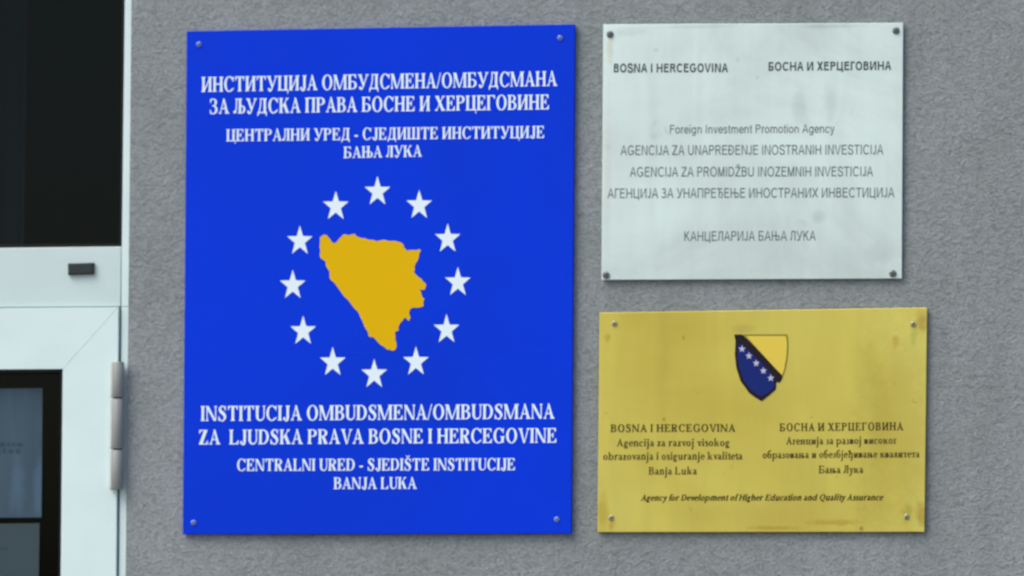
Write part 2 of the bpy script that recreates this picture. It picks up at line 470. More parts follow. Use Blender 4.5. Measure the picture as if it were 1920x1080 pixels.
# paper notices stuck inside the door glass
def notice(pts, y, m_, label, marks):
    bm = bmesh.new()
    q = pq(pts, y)
    prism(bm, q, y, y + 0.0006)
    o = link_bm('notice', bm, m_)
    o['label'] = label; o['category'] = 'notice'; o['group'] = 'paper notices inside the door glass'
    if marks:
        vv, ff = [], []
        for (x0, x1, y0, y1) in marks:
            k = len(vv)
            vv += pq([(x0, y1), (x1, y1), (x1, y0), (x0, y0)], y - 0.0003)
            ff.append((k, k + 1, k + 2, k + 3))
        link('faded_print', vv, ff, M_ink, o)
    return o
random.seed(11)
mk = []
for r, (y0, y1) in enumerate(((830, 838), (842, 851))):
    x = -190
    while x < 46 - r * 4:
        w_ = random.uniform(4, 11)
        mk.append((x, min(x + w_, 54), y0 + random.uniform(-1, 1), y1 + random.uniform(-1.5, 1.5)))
        x += w_ + random.uniform(2.5, 6)
notice([(-205, 972), (77.5, 970), (79.5, 727.5), (-205, 732)], 0.0275, M_paper, 'bluish paper notice with faint print inside the door glass, upper of the two', mk)
mk = []
x = -60
while x < 14:
    w_ = random.uniform(3, 7); mk.append((x, x + w_, 1026, 1032)); x += w_ + 3
notice([(-208, 1190), (71, 1188), (74, 981), (-208, 984)], 0.0275, M_paper2, 'greyer paper notice at the picture bottom inside the door glass, lower of the two', mk)

# ------------------------------------------------------------------ serif lettering: each letter drawn as strokes, joined to one flat outline
class Pen:
    def __init__(s, S, T, e, st):
        s.S, s.T, s.e, s.st = S, T, e, st
        s.polys = []; s.adv = 0
    def poly(s, *pts): s.polys.append([tuple(p) for p in pts])
    def rect(s, x0, y0, x1, y1): s.poly((x0, y0), (x1, y0), (x1, y1), (x0, y1))
    def diag(s, xb, yb, xt, yt, w):                       # parallelogram with level ends, left corners given
        s.poly((xb, yb), (xb + w, yb), (xt + w, yt), (xt, yt))
    def foot(s, xl, xr, y=0.0, up=1, ext=None):           # bracketed slab serif on a stem xl..xr at the base (up=1) or top (up=-1)
        e = s.e if ext is None else ext; t = s.st * up
        s.poly((xl - e, y), (xr + e, y), (xr + e, y + t), (xl - e, y + t))
        s.poly((xl - e * 0.55, y + t * 0.9), (xr + e * 0.55, y + t * 0.9), (xr, y + t + up * e * 0.8), (xl, y + t + up * e * 0.8))
    def stem(s, x, y0=0.0, y1=1.0, b=True, t=True, w=None):
        w = s.S if w is None else w
        s.rect(x, y0, x + w, y1)
        if b: s.foot(x, x + w, y0, 1)
        if t: s.foot(x, x + w, y1, -1)
    def arc(s, cx, cy, rx, ry, th, tv, a0, a1, n=None):   # ring segment, th = thickness at the sides, tv at top and bottom
        n = n or max(6, int(abs(a1 - a0) / 12))
        pr = None
        for k in range(n + 1):
            a = radians(a0 + (a1 - a0) * k / n)
            o_ = (cx + rx * cos(a), cy + ry * sin(a)); i_ = (cx + (rx - th) * cos(a), cy + (ry - tv) * sin(a))
            if pr: s.poly(pr[0], o_, i_, pr[1])
            pr = (o_, i_)
    def stroke(s, pts, ws, n=6):                          # smooth brush path
        P_ = [Vector(p) for p in pts]; Q = []; W = []
        for i in range(len(P_) - 1):
            p0, p1, p2, p3 = P_[max(i - 1, 0)], P_[i], P_[i + 1], P_[min(i + 2, len(P_) - 1)]
            for k in range(n):
                t = k / n
                Q.append(0.5 * ((2 * p1) + (p2 - p0) * t + (2 * p0 - 5 * p1 + 4 * p2 - p3) * t * t + (3 * p1 - p0 - 3 * p2 + p3) * t ** 3))
                W.append(ws[i] + (ws[i + 1] - ws[i]) * t)
        Q.append(P_[-1]); W.append(ws[-1])
        pr = None
        for i, q in enumerate(Q):
            d = (Q[min(i + 1, len(Q) - 1)] - Q[max(i - 1, 0)]).normalized(); nn = Vector((-d.y, d.x)) * W[i] / 2
            c = (tuple(q + nn), tuple(q - nn))
            if pr: s.poly(pr[0], pr[1], c[1]); s.poly(pr[0], c[1], c[0])
            pr = c
    def dot(s, cx, cy, r, n=12): s.poly(*[(cx + r * cos(2 * pi * k / n), cy + r * sin(2 * pi * k / n)) for k in range(n)])
    def tick(s, x, y, dx, dy):                            # triangular beak at the end of an arm
        s.poly((x, y), (x + dx, y), (x + dx, y + dy))

LAT = dict(zip('АВЕЈКМНОРСТХІаеіјорсух', 'ABEJKMHOPCTXIaeijopcyx'))
def glyph(ch, S, T, e, st, xh):
    g = Pen(S, T, e, st)
    if ch in 'ŠŽ':
        g = glyph({'Š': 'S', 'Ž': 'Z'}[ch], S, T, e, st, xh)
        c_ = g.adv / 2
        g.stroke([(c_ - 0.2, 1.27), (c_, 1.1), (c_ + 0.2, 1.27)], [0.05, 0.12, 0.05], 3)
        return g
    ch = LAT.get(ch, ch)
    A = g.adv
    if ch == ' ': g.adv = 0.36
    elif ch == '-': g.rect(0.05, 0.27, 0.42, 0.41); g.adv = 0.47
    elif ch == '/': g.diag(-0.03, -0.03, 0.30, 1.03, 0.085); g.adv = 0.38
    elif ch == 'I': g.stem(e); g.adv = S + 2 * e
    elif ch in 'HNИПЦШЊ':
        if ch == 'H': g.stem(e); g.stem(e + 0.62); g.rect(e, 0.47, e + 0.7, 0.47 + T * 1.2); g.adv = 0.62 + S + 2 * e
        if ch == 'П': g.stem(e); g.stem(e + 0.60); g.rect(e, 1 - T * 1.1, e + 0.7, 1); g.adv = 0.60 + S + 2 * e
        if ch == 'И': g.stem(e); g.stem(e + 0.62); g.diag(e + S * 0.7, 0.12, e + 0.62 - T * 0.6, 0.82, T * 1.7); g.adv = 0.62 + S + 2 * e
        if ch == 'N':
            g.stem(e, w=T * 1.3, t=False); g.stem(e + 0.74, b=False, w=T * 1.3)
            g.poly((e - e, 1), (e + S * 0.8, 1), (e + 0.74 + T * 1.3, 0.0), (e + 0.74 - S * 0.45, 0.0)); g.adv = 0.74 + T * 1.3 + 2 * e
        if ch in 'ЦШ':
            n = 2 if ch == 'Ц' else 3; d = 0.58 if ch == 'Ц' else 0.50
            for k in range(n): g.stem(e + d * k)
            xr = e + d * (n - 1) + S
            g.rect(e, 0, xr, T * 1.2); g.adv = xr + e
            if ch == 'Ц': g.poly((xr - 0.02, T), (xr + e + 0.03, T), (xr + e + 0.03, -0.22), (xr + e - 0.03, -0.22), (xr + e * 0.2, 0.0)); g.adv += 0.02
        if ch == 'Њ':
            g.stem(e); x = e + 0.52; g.stem(x); g.rect(e, 0.47, x + 0.3, 0.47 + T * 1.3)
            g.arc(x + S + 0.06, 0.27, 0.32, 0.27, S * 0.9, T * 1.1, -90, 90); g.rect(x, 0, x + S + 0.08, T); g.rect(x, 0.54 - T * 1.1, x + S + 0.08, 0.54)
            g.adv = x + S + 0.38
    elif ch in 'MAVЛДЉУXKZ':
        if ch == 'M':
            g.stem(e, w=T * 1.3, t=False); g.stem(e + 0.92)
            g.poly((0, 1), (e + S * 0.95, 1), (e + 0.52 + S * 0.22, 0.0), (e + 0.52 - S * 0.35, 0.0)); g.rect(0, 1 - st, e + S * 0.5, 1)
            g.diag(e + 0.46, 0.0, e + 0.92 + S * 0.0, 1.0, T * 1.5); g.adv = 0.92 + S + 2 * e
        if ch == 'A':
            g.diag(0.11, 0, 0.42, 0.93, T * 1.3)
            g.poly((0.68, 0), (0.68 + S * 1.08, 0), (0.53, 1.02), (0.40, 1.02)); g.rect(0.2, 0.30, 0.72, 0.30 + T * 1.15)
            g.foot(0.11, 0.11 + T, ext=0.11); g.foot(0.68, 0.68 + S * 1.08, ext=0.09); g.adv = 0.98
        if ch == 'V':
            g.poly((0.08, 1), (0.08 + S * 1.08, 1), (0.58, -0.02), (0.47, -0.02)); g.diag(0.50, 0.0, 0.83, 1.0, T * 1.3)
            g.foot(0.09, 0.09 + S, 1, -1); g.foot(0.83, 0.83 + T * 1.3, 1, -1, 0.1); g.adv = 0.98
        if ch == 'У':
            g.poly((0.08, 1), (0.08 + S * 1.08, 1), (0.62, 0.24), (0.45, 0.24)); g.stroke([(0.83 + T, 1), (0.56, 0.28), (0.44, 0.06), (0.30, 0.0), (0.20, 0.06)], [T * 1.4, T * 1.4, T * 1.6, T * 1.6, T])
            g.dot(0.22, 0.10, 0.10); g.foot(0.09, 0.09 + S, 1, -1); g.foot(0.82, 0.82 + T * 1.5, 1, -1, 0.1); g.adv = 0.98
        if ch in 'ЛЉ':
            g.stem(0.50); g.rect(0.22, 1 - T * 1.1, 0.6, 1); g.foot(0.24, 0.26, 1, -1, 0.08)
            g.stroke([(0.29, 0.98), (0.27, 0.45), (0.20, 0.10), (0.10, 0.06)], [T * 1.5, T * 1.6, T * 1.9, T]); g.dot(0.09, 0.10, 0.095); g.adv = 0.50 + S + e
            if ch == 'Љ':
                x = 0.50; g.arc(x + S + 0.06, 0.27, 0.33, 0.27, S * 0.9, T * 1.1, -90, 90); g.rect(x, 0, x + S + 0.08, T); g.rect(x, 0.54 - T * 1.1, x + S + 0.08, 0.54); g.adv = x + S + 0.40
        if ch == 'Д':
            g.rect(0.62, 0, 0.62 + S, 1); g.rect(0.28, 1 - T * 1.1, 0.7, 1); g.foot(0.62, 0.62 + S, 1, -1); g.foot(0.30, 0.32, 1, -1, 0.06)
            g.stroke([(0.35, 0.98), (0.32, 0.5), (0.17, 0.05)], [T * 1.5, T * 1.6, T * 1.6]); g.rect(0.06, 0, 0.92, T * 1.2)
            for x, d in ((0.06, 1), (0.92, -1)): g.poly((x, 0.02), (x, -0.20), (x + d * 0.05, -0.20), (x + d * 0.16, 0.02))
            g.adv = 0.98
        if ch == 'X':
            g.poly((0.09, 1), (0.09 + S * 1.2, 1), (0.68 + S * 1.2, 0), (0.68, 0)); g.diag(0.13, 0, 0.76, 1, T * 1.4)
            g.foot(0.12, 0.10 + S, 1, -1); g.foot(0.72, 0.68 + S * 1.1); g.foot(0.13, 0.13 + T, 0, 1, 0.1); g.foot(0.78, 0.78 + T, 1, -1, 0.1); g.adv = 1.02
        if ch == 'K':
            g.stem(e); x = e + S; g.diag(x - 0.02, 0.40, x + 0.42, 1.0, T * 1.5)
            g.poly((x + 0.08, 0.58), (x + 0.08 + S * 0.9, 0.72), (x + 0.38 + S * 1.1, 0), (x + 0.36, 0)); g.foot(x + 0.40, x + 0.36 + S, 0, 1, 0.1); g.foot(x + 0.43, x + 0.43 + T, 1, -1, 0.11); g.adv = x + 0.48 + S
        if ch == 'Z':
            g.rect(0.08, 1 - T, 0.80, 1); g.rect(0.06, 0, 0.80, T); g.poly((0.06, 0), (0.06 + S * 1.35, 0), (0.80, 1), (0.80 - S * 1.35, 1))
            g.poly((0.08, 1), (0.08, 0.74), (0.12, 0.74), (0.30, 1)); g.poly((0.84, 0), (0.84, 0.28), (0.80, 0.28), (0.60, 0)); g.adv = 0.89
    elif ch in 'TEFLГБPBRD':
        x = e; g.stem(x)if ch != 'T' else None
        if ch == 'T':
            x = 0.36; g.stem(x, t=False); g.rect(0.04, 1 - T, 0.88 , 1)
            g.poly((0.04, 1), (0.04, 0.72), (0.08, 0.72), (0.26, 1)); g.poly((0.89, 1), (0.89, 0.72), (0.85, 0.72), (0.67, 1)); g.adv = 0.93
        if ch in 'EFГБ':
            g.rect(x, 1 - T, x + 0.66, 1); g.poly((x + 0.69, 1), (x + 0.69, 0.73), (x + 0.65, 0.73), (x + 0.46, 1)); g.adv = x + 0.74
        if ch in 'EF':
            g.rect(x, 0.48, x + 0.46, 0.48 + T); g.poly((x + 0.48, 0.33), (x + 0.48, 0.70), (x + 0.44, 0.70), (x + 0.33, 0.51), (x + 0.44, 0.33))
        if ch in 'EL':
            g.rect(x, 0, x + 0.68, T); g.poly((x + 0.74, 0.0), (x + 0.74, 0.30), (x + 0.70, 0.30), (x + 0.48, 0)); g.adv = x + 0.79
        if ch == 'Б':
            g.arc(x + S + 0.18, 0.28, 0.38, 0.28, S, T, -90, 90); g.rect(x, 0, x + S + 0.2, T); g.rect(x, 0.56 - T, x + S + 0.2, 0.56); g.adv = x + S + 0.60
        if ch in 'PR':
            g.arc(x + S + 0.14, 0.74, 0.38, 0.26, S, T, -90, 90); g.rect(x, 1 - T, x + S + 0.16, 1); g.rect(x, 0.48, x + S + 0.16, 0.48 + T); g.adv = x + S + 0.56
        if ch == 'R':
            g.poly((x + S + 0.02, 0.50), (x + S + 0.06 + S, 0.50), (x + 0.52 + S * 1.2, 0), (x + 0.50, 0)); g.foot(x + 0.52, x + 0.50 + S, 0, 1, 0.07); g.adv = x + 0.62 + S
        if ch == 'B':
            g.arc(x + S + 0.14, 0.765, 0.33, 0.235, S * 0.95, T, -90, 90); g.rect(x, 1 - T, x + S + 0.16, 1); g.rect(x, 0.50, x + S + 0.16, 0.50 + T)
            g.arc(x + S + 0.14, 0.28, 0.40, 0.28, S, T, -90, 90); g.rect(x, 0, x + S + 0.16, T); g.adv = x + S + 0.58
        if ch == 'D':
            g.arc(x + S + 0.12, 0.5, 0.50, 0.5, S, T, -90, 90); g.rect(x, 1 - T, x + S + 0.14, 1); g.rect(x, 0, x + S + 0.14, T); g.adv = x + S + 0.66
    elif ch in 'OCGSUJЗQ':
        if ch in 'OQ': g.arc(0.52, 0.5, 0.48, 0.53, S, T, 0, 360, 36); g.adv = 1.04
        if ch == 'Q': g.stroke([(0.45, 0.02), (0.70, -0.14), (1.0, -0.22)], [T, S * 0.7, T])
        if ch in 'CG':
            g.arc(0.52, 0.5, 0.48, 0.53, S, T, 42, 318 if ch == 'C' else 300, 30)
            g.poly((0.94, 1.03), (0.90, 0.66), (0.86, 0.66), (0.76, 0.88), (0.84, 0.94)); g.adv = 0.98
            if ch == 'C': g.poly((0.96, 0.22), (0.84, 0.08), (0.74, 0.08), (0.90, 0.26))
            if ch == 'G': g.rect(0.72, 0.02, 0.72 + S, 0.42); g.foot(0.72, 0.72 + S, 0.46, -1, 0.09); g.adv = 1.05
        if ch == 'S':
            g.stroke([(0.66, 0.78), (0.52, 0.96), (0.34, 0.97), (0.18, 0.80), (0.30, 0.61), (0.52, 0.46), (0.64, 0.26), (0.50, 0.03), (0.28, 0.03), (0.10, 0.27)], [T, T, T * 1.3, S * 0.9, S * 1.1, S * 1.1, S * 0.95, T * 1.3, T, T])
            g.poly((0.70, 1.02), (0.70, 0.68), (0.66, 0.68), (0.54, 0.92)); g.poly((0.07, -0.02), (0.07, 0.34), (0.11, 0.34), (0.24, 0.06)); g.adv = 0.80
        if ch == 'U':
            g.stem(e, 0.3, 1, b=False); xr = e + 0.66; g.stem(xr, 0.3, 1, b=False, w=T * 1.3); g.arc((e + xr + T * 1.3) / 2, 0.32, (xr + T * 1.3 - e) / 2, 0.34, S, T * 1.3, 180, 300); g.arc((e + xr + T * 1.3) / 2, 0.32, (xr + T * 1.3 - e) / 2, 0.34, T * 1.3, T * 1.3, 270, 360); g.adv = xr + T + e
        if ch == 'J':
            x = 0.33; g.stem(x, 0.2, 1, b=False); g.stroke([(x + S / 2, 0.24), (x + S * 0.35, 0.06), (x - 0.06, -0.02), (x - 0.18, 0.08)], [S, S * 0.8, T * 1.4, T]); g.dot(x - 0.19, 0.13, 0.105); g.adv = x + S + e
        if ch == 'З':
            g.arc(0.33, 0.765, 0.36, 0.265, S * 0.95, T, -90, 130); g.arc(0.33, 0.27, 0.42, 0.30, S, T, -140, 90); g.rect(0.24, 0.50, 0.40, 0.50 + T)
            g.poly((0.06, 1.03), (0.06, 0.70), (0.10, 0.70), (0.20, 0.92)); g.poly((0.05, -0.02), (0.05, 0.30), (0.09, 0.30), (0.18, 0.08)); g.adv = 0.80
    # ---------------- small letters
    else:
        h = xh; s_ = S; r = h / 2
        def bowl(cx, a0=0, a1=360): g.arc(cx, r, r * 0.98, r + 0.02, s_, T, a0, a1, 26)
        if ch == 'o': bowl(r); g.adv = h + 0.04
        elif ch in 'ce':
            bowl(r, 45 if ch == 'c' else 0, 318); g.adv = h * 0.92
            if ch == 'c': g.dot(h * 0.80, h * 0.78, 0.075)
            else: g.rect(s_ * 0.5, r, h * 0.95, r + T)
        elif ch == 'a':
            g.stem(0.32, 0, h * 0.72, False, False); g.stroke([(0.08, h * 0.80), (0.2, h * 0.96), (0.34, h * 0.93), (0.32 + s_ / 2, h * 0.66)], [T * 1.5, T, T * 1.3, s_])
            g.arc(0.26, h * 0.28, 0.24, h * 0.31, s_ * 0.9, T, 40, 300); g.rect(0.32, 0, 0.32 + s_ + 0.07, st * 1.5); g.adv = 0.32 + s_ + 0.08
        elif ch in 'dbpqg' and ch != 'g':
            x = 0.03
            if ch in 'bp':
                g.stem(x + 0.03, 0 if ch == 'b' else -0.38, 1.02 if ch == 'b' else h, ch == 'p', False); g.rect(-0.05, (1.02 if ch == 'b' else h) - st, x + 0.1, 1.02 if ch == 'b' else h)
                bowl(x + 0.10 + r, -150, 150); g.adv = h + 0.17
            else:
                bowl(r, 30, 330); xx = h - s_ * 0.75; g.stem(xx, 0 if ch == 'd' else -0.38, 1.02 if ch == 'd' else h, ch == 'q', False); g.rect(xx - 0.09, 1.02 - st, xx, 1.02) if ch == 'd' else None; g.rect(xx, 0, xx + s_ + 0.07, st); g.adv = xx + s_ + 0.08
        elif ch == 'g':
            g.arc(0.27, h * 0.66, 0.25, h * 0.37, s_ * 0.9, T, 0, 360, 22); g.rect(0.42, h * 0.88, 0.62, h * 0.98)
            g.arc(0.30, -0.14, 0.29, 0.16, s_ * 0.7, T * 1.2, 0, 360, 22); g.stroke([(0.12, h * 0.38), (0.10, h * 0.16), (0.28, 0.04), (0.46, -0.02)], [T, T * 1.6, s_ * 0.8, s_ * 0.6]); g.adv = 0.63
        elif ch in 'iјj':
            x = 0.09; g.stem(x, 0 if ch == 'i' else -0.2, h, ch == 'i', False); g.poly((x - 0.09, h - st), (x - 0.09, h - 2 * st), (x, h - st * 2.2), (x, h)); g.dot(x + s_ / 2, h + 0.22, s_ * 0.62); g.adv = x + s_ + 0.09
            if ch != 'i': g.stroke([(x + s_ / 2, -0.18), (x + s_ * 0.2, -0.34), (x - 0.14, -0.37)], [s_, s_ * 0.7, T])
        elif ch in 'lk':
            x = 0.08; g.stem(x, 0, 1.04, True, False); g.rect(x - 0.08, 1.04 - st, x, 1.04); g.adv = x + s_ + 0.08
            if ch == 'k':
                xx = x + s_; g.diag(xx - 0.02, h * 0.38, xx + 0.24, h, T * 1.5); g.poly((xx + 0.05, h * 0.58), (xx + 0.05 + s_ * 0.8, h * 0.7), (xx + 0.24 + s_, 0), (xx + 0.22, 0)); g.foot(xx + 0.24, xx + 0.22 + s_, 0, 1, 0.06); g.foot(xx + 0.25, xx + 0.30, h, -1, 0.07); g.adv = xx + 0.32 + s_
        elif ch in 'nmhr':
            x = 0.08; g.stem(x, 0, 1.04 if ch == 'h' else h, True, False); g.rect(x - 0.08, (1.04 if ch == 'h' else h) - st, x, 1.04 if ch == 'h' else h); g.adv = x + s_ + 0.06
            if ch == 'r': g.stroke([(x + s_ * 0.8, h * 0.68), (x + s_ + 0.10, h * 0.96), (x + s_ + 0.2, h * 0.92)], [T, T * 1.6, s_ * 0.7]); g.dot(x + s_ + 0.19, h * 0.88, 0.075); g.adv = x + s_ + 0.28
            else:
                for k in range(2 if ch == 'm' else 1):
                    xx = x + 0.40 * (k + 1); g.stem(xx, 0, h * 0.7, True, False); g.stroke([(xx - 0.40 + s_ * 0.9, h * 0.72), (xx - 0.13, h * 0.97), (xx + s_ * 0.25, h * 0.93), (xx + s_ / 2, h * 0.66)], [T, T * 1.5, s_ * 0.8, s_]); g.adv = xx + s_ + 0.08
        elif ch == 'u':
            x = 0.08; g.stem(x, h * 0.3, h, False, False); g.rect(x - 0.08, h - st, x, h); xx = x + 0.40; g.stem(xx, 0, h, False, False); g.rect(xx - 0.08, h - st, xx, h); g.rect(xx, 0, xx + s_ + 0.08, st)
            g.stroke([(x + s_ / 2, h * 0.34), (x + s_ * 0.8, h * 0.06), (x + 0.26, h * 0.04), (xx + 0.02, h * 0.26)], [s_, s_ * 0.8, T * 1.5, T]); g.adv = xx + s_ + 0.09
        elif ch in 'vyу':
            g.poly((0.04, h), (0.04 + s_ * 1.1, h), (0.36, 0), (0.27, 0)); g.diag(0.29, 0, 0.47, h, T * 1.4); g.foot(0.05, 0.05 + s_, h, -1, 0.06); g.foot(0.48, 0.48 + T, h, -1, 0.07); g.adv = 0.60
            if ch != 'v': g.stroke([(0.33, 0.05), (0.22, -0.26), (0.08, -0.33)], [T * 1.4, T * 1.6, s_ * 0.6]); g.dot(0.09, -0.29, 0.07)
        elif ch == 'z':
            g.rect(0.05, h - T, 0.5, h); g.rect(0.03, 0, 0.5, T); g.poly((0.03, 0), (0.03 + s_ * 1.2, 0), (0.5, h), (0.5 - s_ * 1.2, h)); g.rect(0.05, h * 0.72, 0.09, h); g.rect(0.48, 0, 0.52, h * 0.28); g.adv = 0.55
        elif ch == 's':
            g.stroke([(0.40, h * 0.78), (0.28, h * 0.97), (0.14, h * 0.88), (0.16, h * 0.66), (0.36, h * 0.40), (0.34, h * 0.10), (0.18, h * 0.03), (0.06, h * 0.26)], [T, T * 1.3, s_ * 0.8, s_, s_, s_ * 0.8, T * 1.2, T]); g.adv = 0.48
        elif ch in 'tf':
            x = 0.12; g.stem(x, 0 if ch == 'f' else h * 0.2, h * 1.25 if ch == 't' else 0.85, ch == 'f', False); g.rect(0.0, h - T * 1.2, 0.38, h); g.adv = 0.40
            if ch == 't': g.stroke([(x + s_ / 2, h * 0.26), (x + s_ * 0.7, h * 0.05), (x + s_ + 0.14, h * 0.10)], [s_, s_ * 0.8, T])
            else: g.stroke([(x + s_ / 2, 0.82), (x + s_ * 0.8, 1.02), (x + s_ + 0.16, 1.0)], [s_, s_ * 0.7, T]); g.dot(x + s_ + 0.15, 0.96, 0.075)
        elif ch in 'нигцњвткл':
            d = 0.40; x = 0.08; n2 = ch in 'нцњи'
            if ch in 'нигцњвк': g.stem(x, 0, h)
            if n2: g.stem(x + d, 0, h); g.adv = x + d + s_ + 0.09
            if ch in 'нњ': g.rect(x, r - T * 0.6, x + d + 0.05, r + T * 0.6)
            if ch == 'и': g.diag(x + s_ * 0.6, h * 0.12, x + d - T, h * 0.8, T * 1.8)
            if ch == 'ц': g.rect(x, 0, x + d + s_, T * 1.3); g.rect(x + d + s_ + 0.02, -0.18, x + d + s_ + 0.08, T)
            if ch == 'њ': xx = x + d + s_; g.arc(xx, h * 0.28, 0.24, h * 0.28, s_, T, -90, 90); g.adv = xx + 0.27
            if ch == 'г': g.rect(x, h - T * 1.2, x + 0.36, h); g.rect(x + 0.32, h * 0.68, x + 0.37, h); g.adv = x + 0.41
            if ch == 'в': g.arc(x + s_ + 0.08, h * 0.75, 0.18, h * 0.25, s_ * 0.9, T, -90, 90); g.arc(x + s_ + 0.08, h * 0.28, 0.22, h * 0.28, s_, T, -90, 90); g.rect(x, 0, x + s_ + 0.1, T); g.rect(x, h - T, x + s_ + 0.1, h); g.rect(x, h * 0.5, x + s_ + 0.1, h * 0.5 + T); g.adv = x + s_ + 0.34
            if ch == 'к': xx = x + s_; g.diag(xx - 0.02, h * 0.38, xx + 0.22, h, T * 1.6); g.poly((xx + 0.05, h * 0.58), (xx + 0.05 + s_ * 0.8, h * 0.7), (xx + 0.22 + s_, 0), (xx + 0.20, 0)); g.foot(xx + 0.22, xx + 0.20 + s_, 0, 1, 0.06); g.adv = xx + 0.28 + s_
            if ch == 'т': x = 0.22; g.stem(x, 0, h, True, False); g.rect(0.02, h - T * 1.2, 0.56, h); g.rect(0.02, h * 0.68, 0.06, h); g.rect(0.52, h * 0.68, 0.56, h); g.adv = 0.60
            if ch == 'л': g.stem(0.34, 0, h); g.stroke([(0.22, h), (0.19, h * 0.4), (0.06, 0.06)], [T * 1.5, T * 1.7, T * 1.7]); g.rect(0.14, h - T * 1.2, 0.4, h); g.dot(0.07, 0.06, 0.07); g.adv = 0.34 + s_ + 0.09
        elif ch == 'з':
            g.arc(0.20, h * 0.76, 0.22, h * 0.26, s_ * 0.9, T, -90, 140); g.arc(0.20, h * 0.27, 0.26, h * 0.30, s_, T, -150, 90); g.rect(0.14, h * 0.49, 0.25, h * 0.49 + T); g.adv = 0.50
        elif ch == 'б':
            bowl(r); g.stroke([(s_ * 0.45, r), (0.10, h * 1.15), (0.30, h * 1.42), (0.54, h * 1.58)], [s_, s_, s_ * 0.9, T * 1.5]); g.adv = h + 0.04
        elif ch == 'ђ':
            x = 0.12; g.stem(x, 0, 1.04, True, False); g.rect(-0.02, 0.82, 0.44, 0.82 + T * 1.3); xx = x + 0.38; g.rect(xx, -0.15, xx + s_, h * 0.7); g.stroke([(x + s_ * 0.9, h * 0.72), (xx - 0.11, h * 0.97), (xx + s_ * 0.3, h * 0.92), (xx + s_ / 2, h * 0.66)], [T, T * 1.5, s_ * 0.8, s_])
            g.stroke([(xx + s_ / 2, -0.12), (xx + s_ * 0.2, -0.30), (xx - 0.12, -0.34)], [s_, s_ * 0.7, T]); g.adv = xx + s_ + 0.08
        else:
            print('no glyph for', ch); g.adv = 0.4
    return g

_cache = {}
def glyph_mesh(ch, style):
    k = (ch, style)
    if k in _cache: return _cache[k]
    g = sans_glyph(ch, style[1]) if style[0] == 'sans' else glyph(ch, *style)
    V, F = [], []
    for p in g.polys:
        a = sum(p[i][0] * p[(i + 1) % len(p)][1] - p[(i + 1) % len(p)][0] * p[i][1] for i in range(len(p)))
        if abs(a) < 1e-7: continue
        if a < 0: p = p[::-1]
        F.append(list(range(len(V), len(V) + len(p)))); V += [Vector(q) for q in p]
    if not F: res = ([], [], g.adv)
    else:
        vo, eo, fo, ov, oe, of = delaunay_2d_cdt(V, [], F, 0, 1e-5)
        res = ([(q.x, q.y) for q in vo], [tuple(f) for f, og in zip(fo, of) if og], g.adv)
    _cache[k] = res
    return res

def serif_line(text, style, track=0.05, slant=0.0, space=1.0):
    V, F, x = [], [], 0.0
    for ch in text:
        v_, f_, adv = glyph_mesh(ch, style)
        b = len(V)
        V += [(x + p[0] + slant * p[1], p[1]) for p in v_]
        F += [tuple(i + b for i in f) for f in f_]
        x += adv * (space if ch == ' ' else 1) + (track if ch != ' ' else 0)
    return V, F

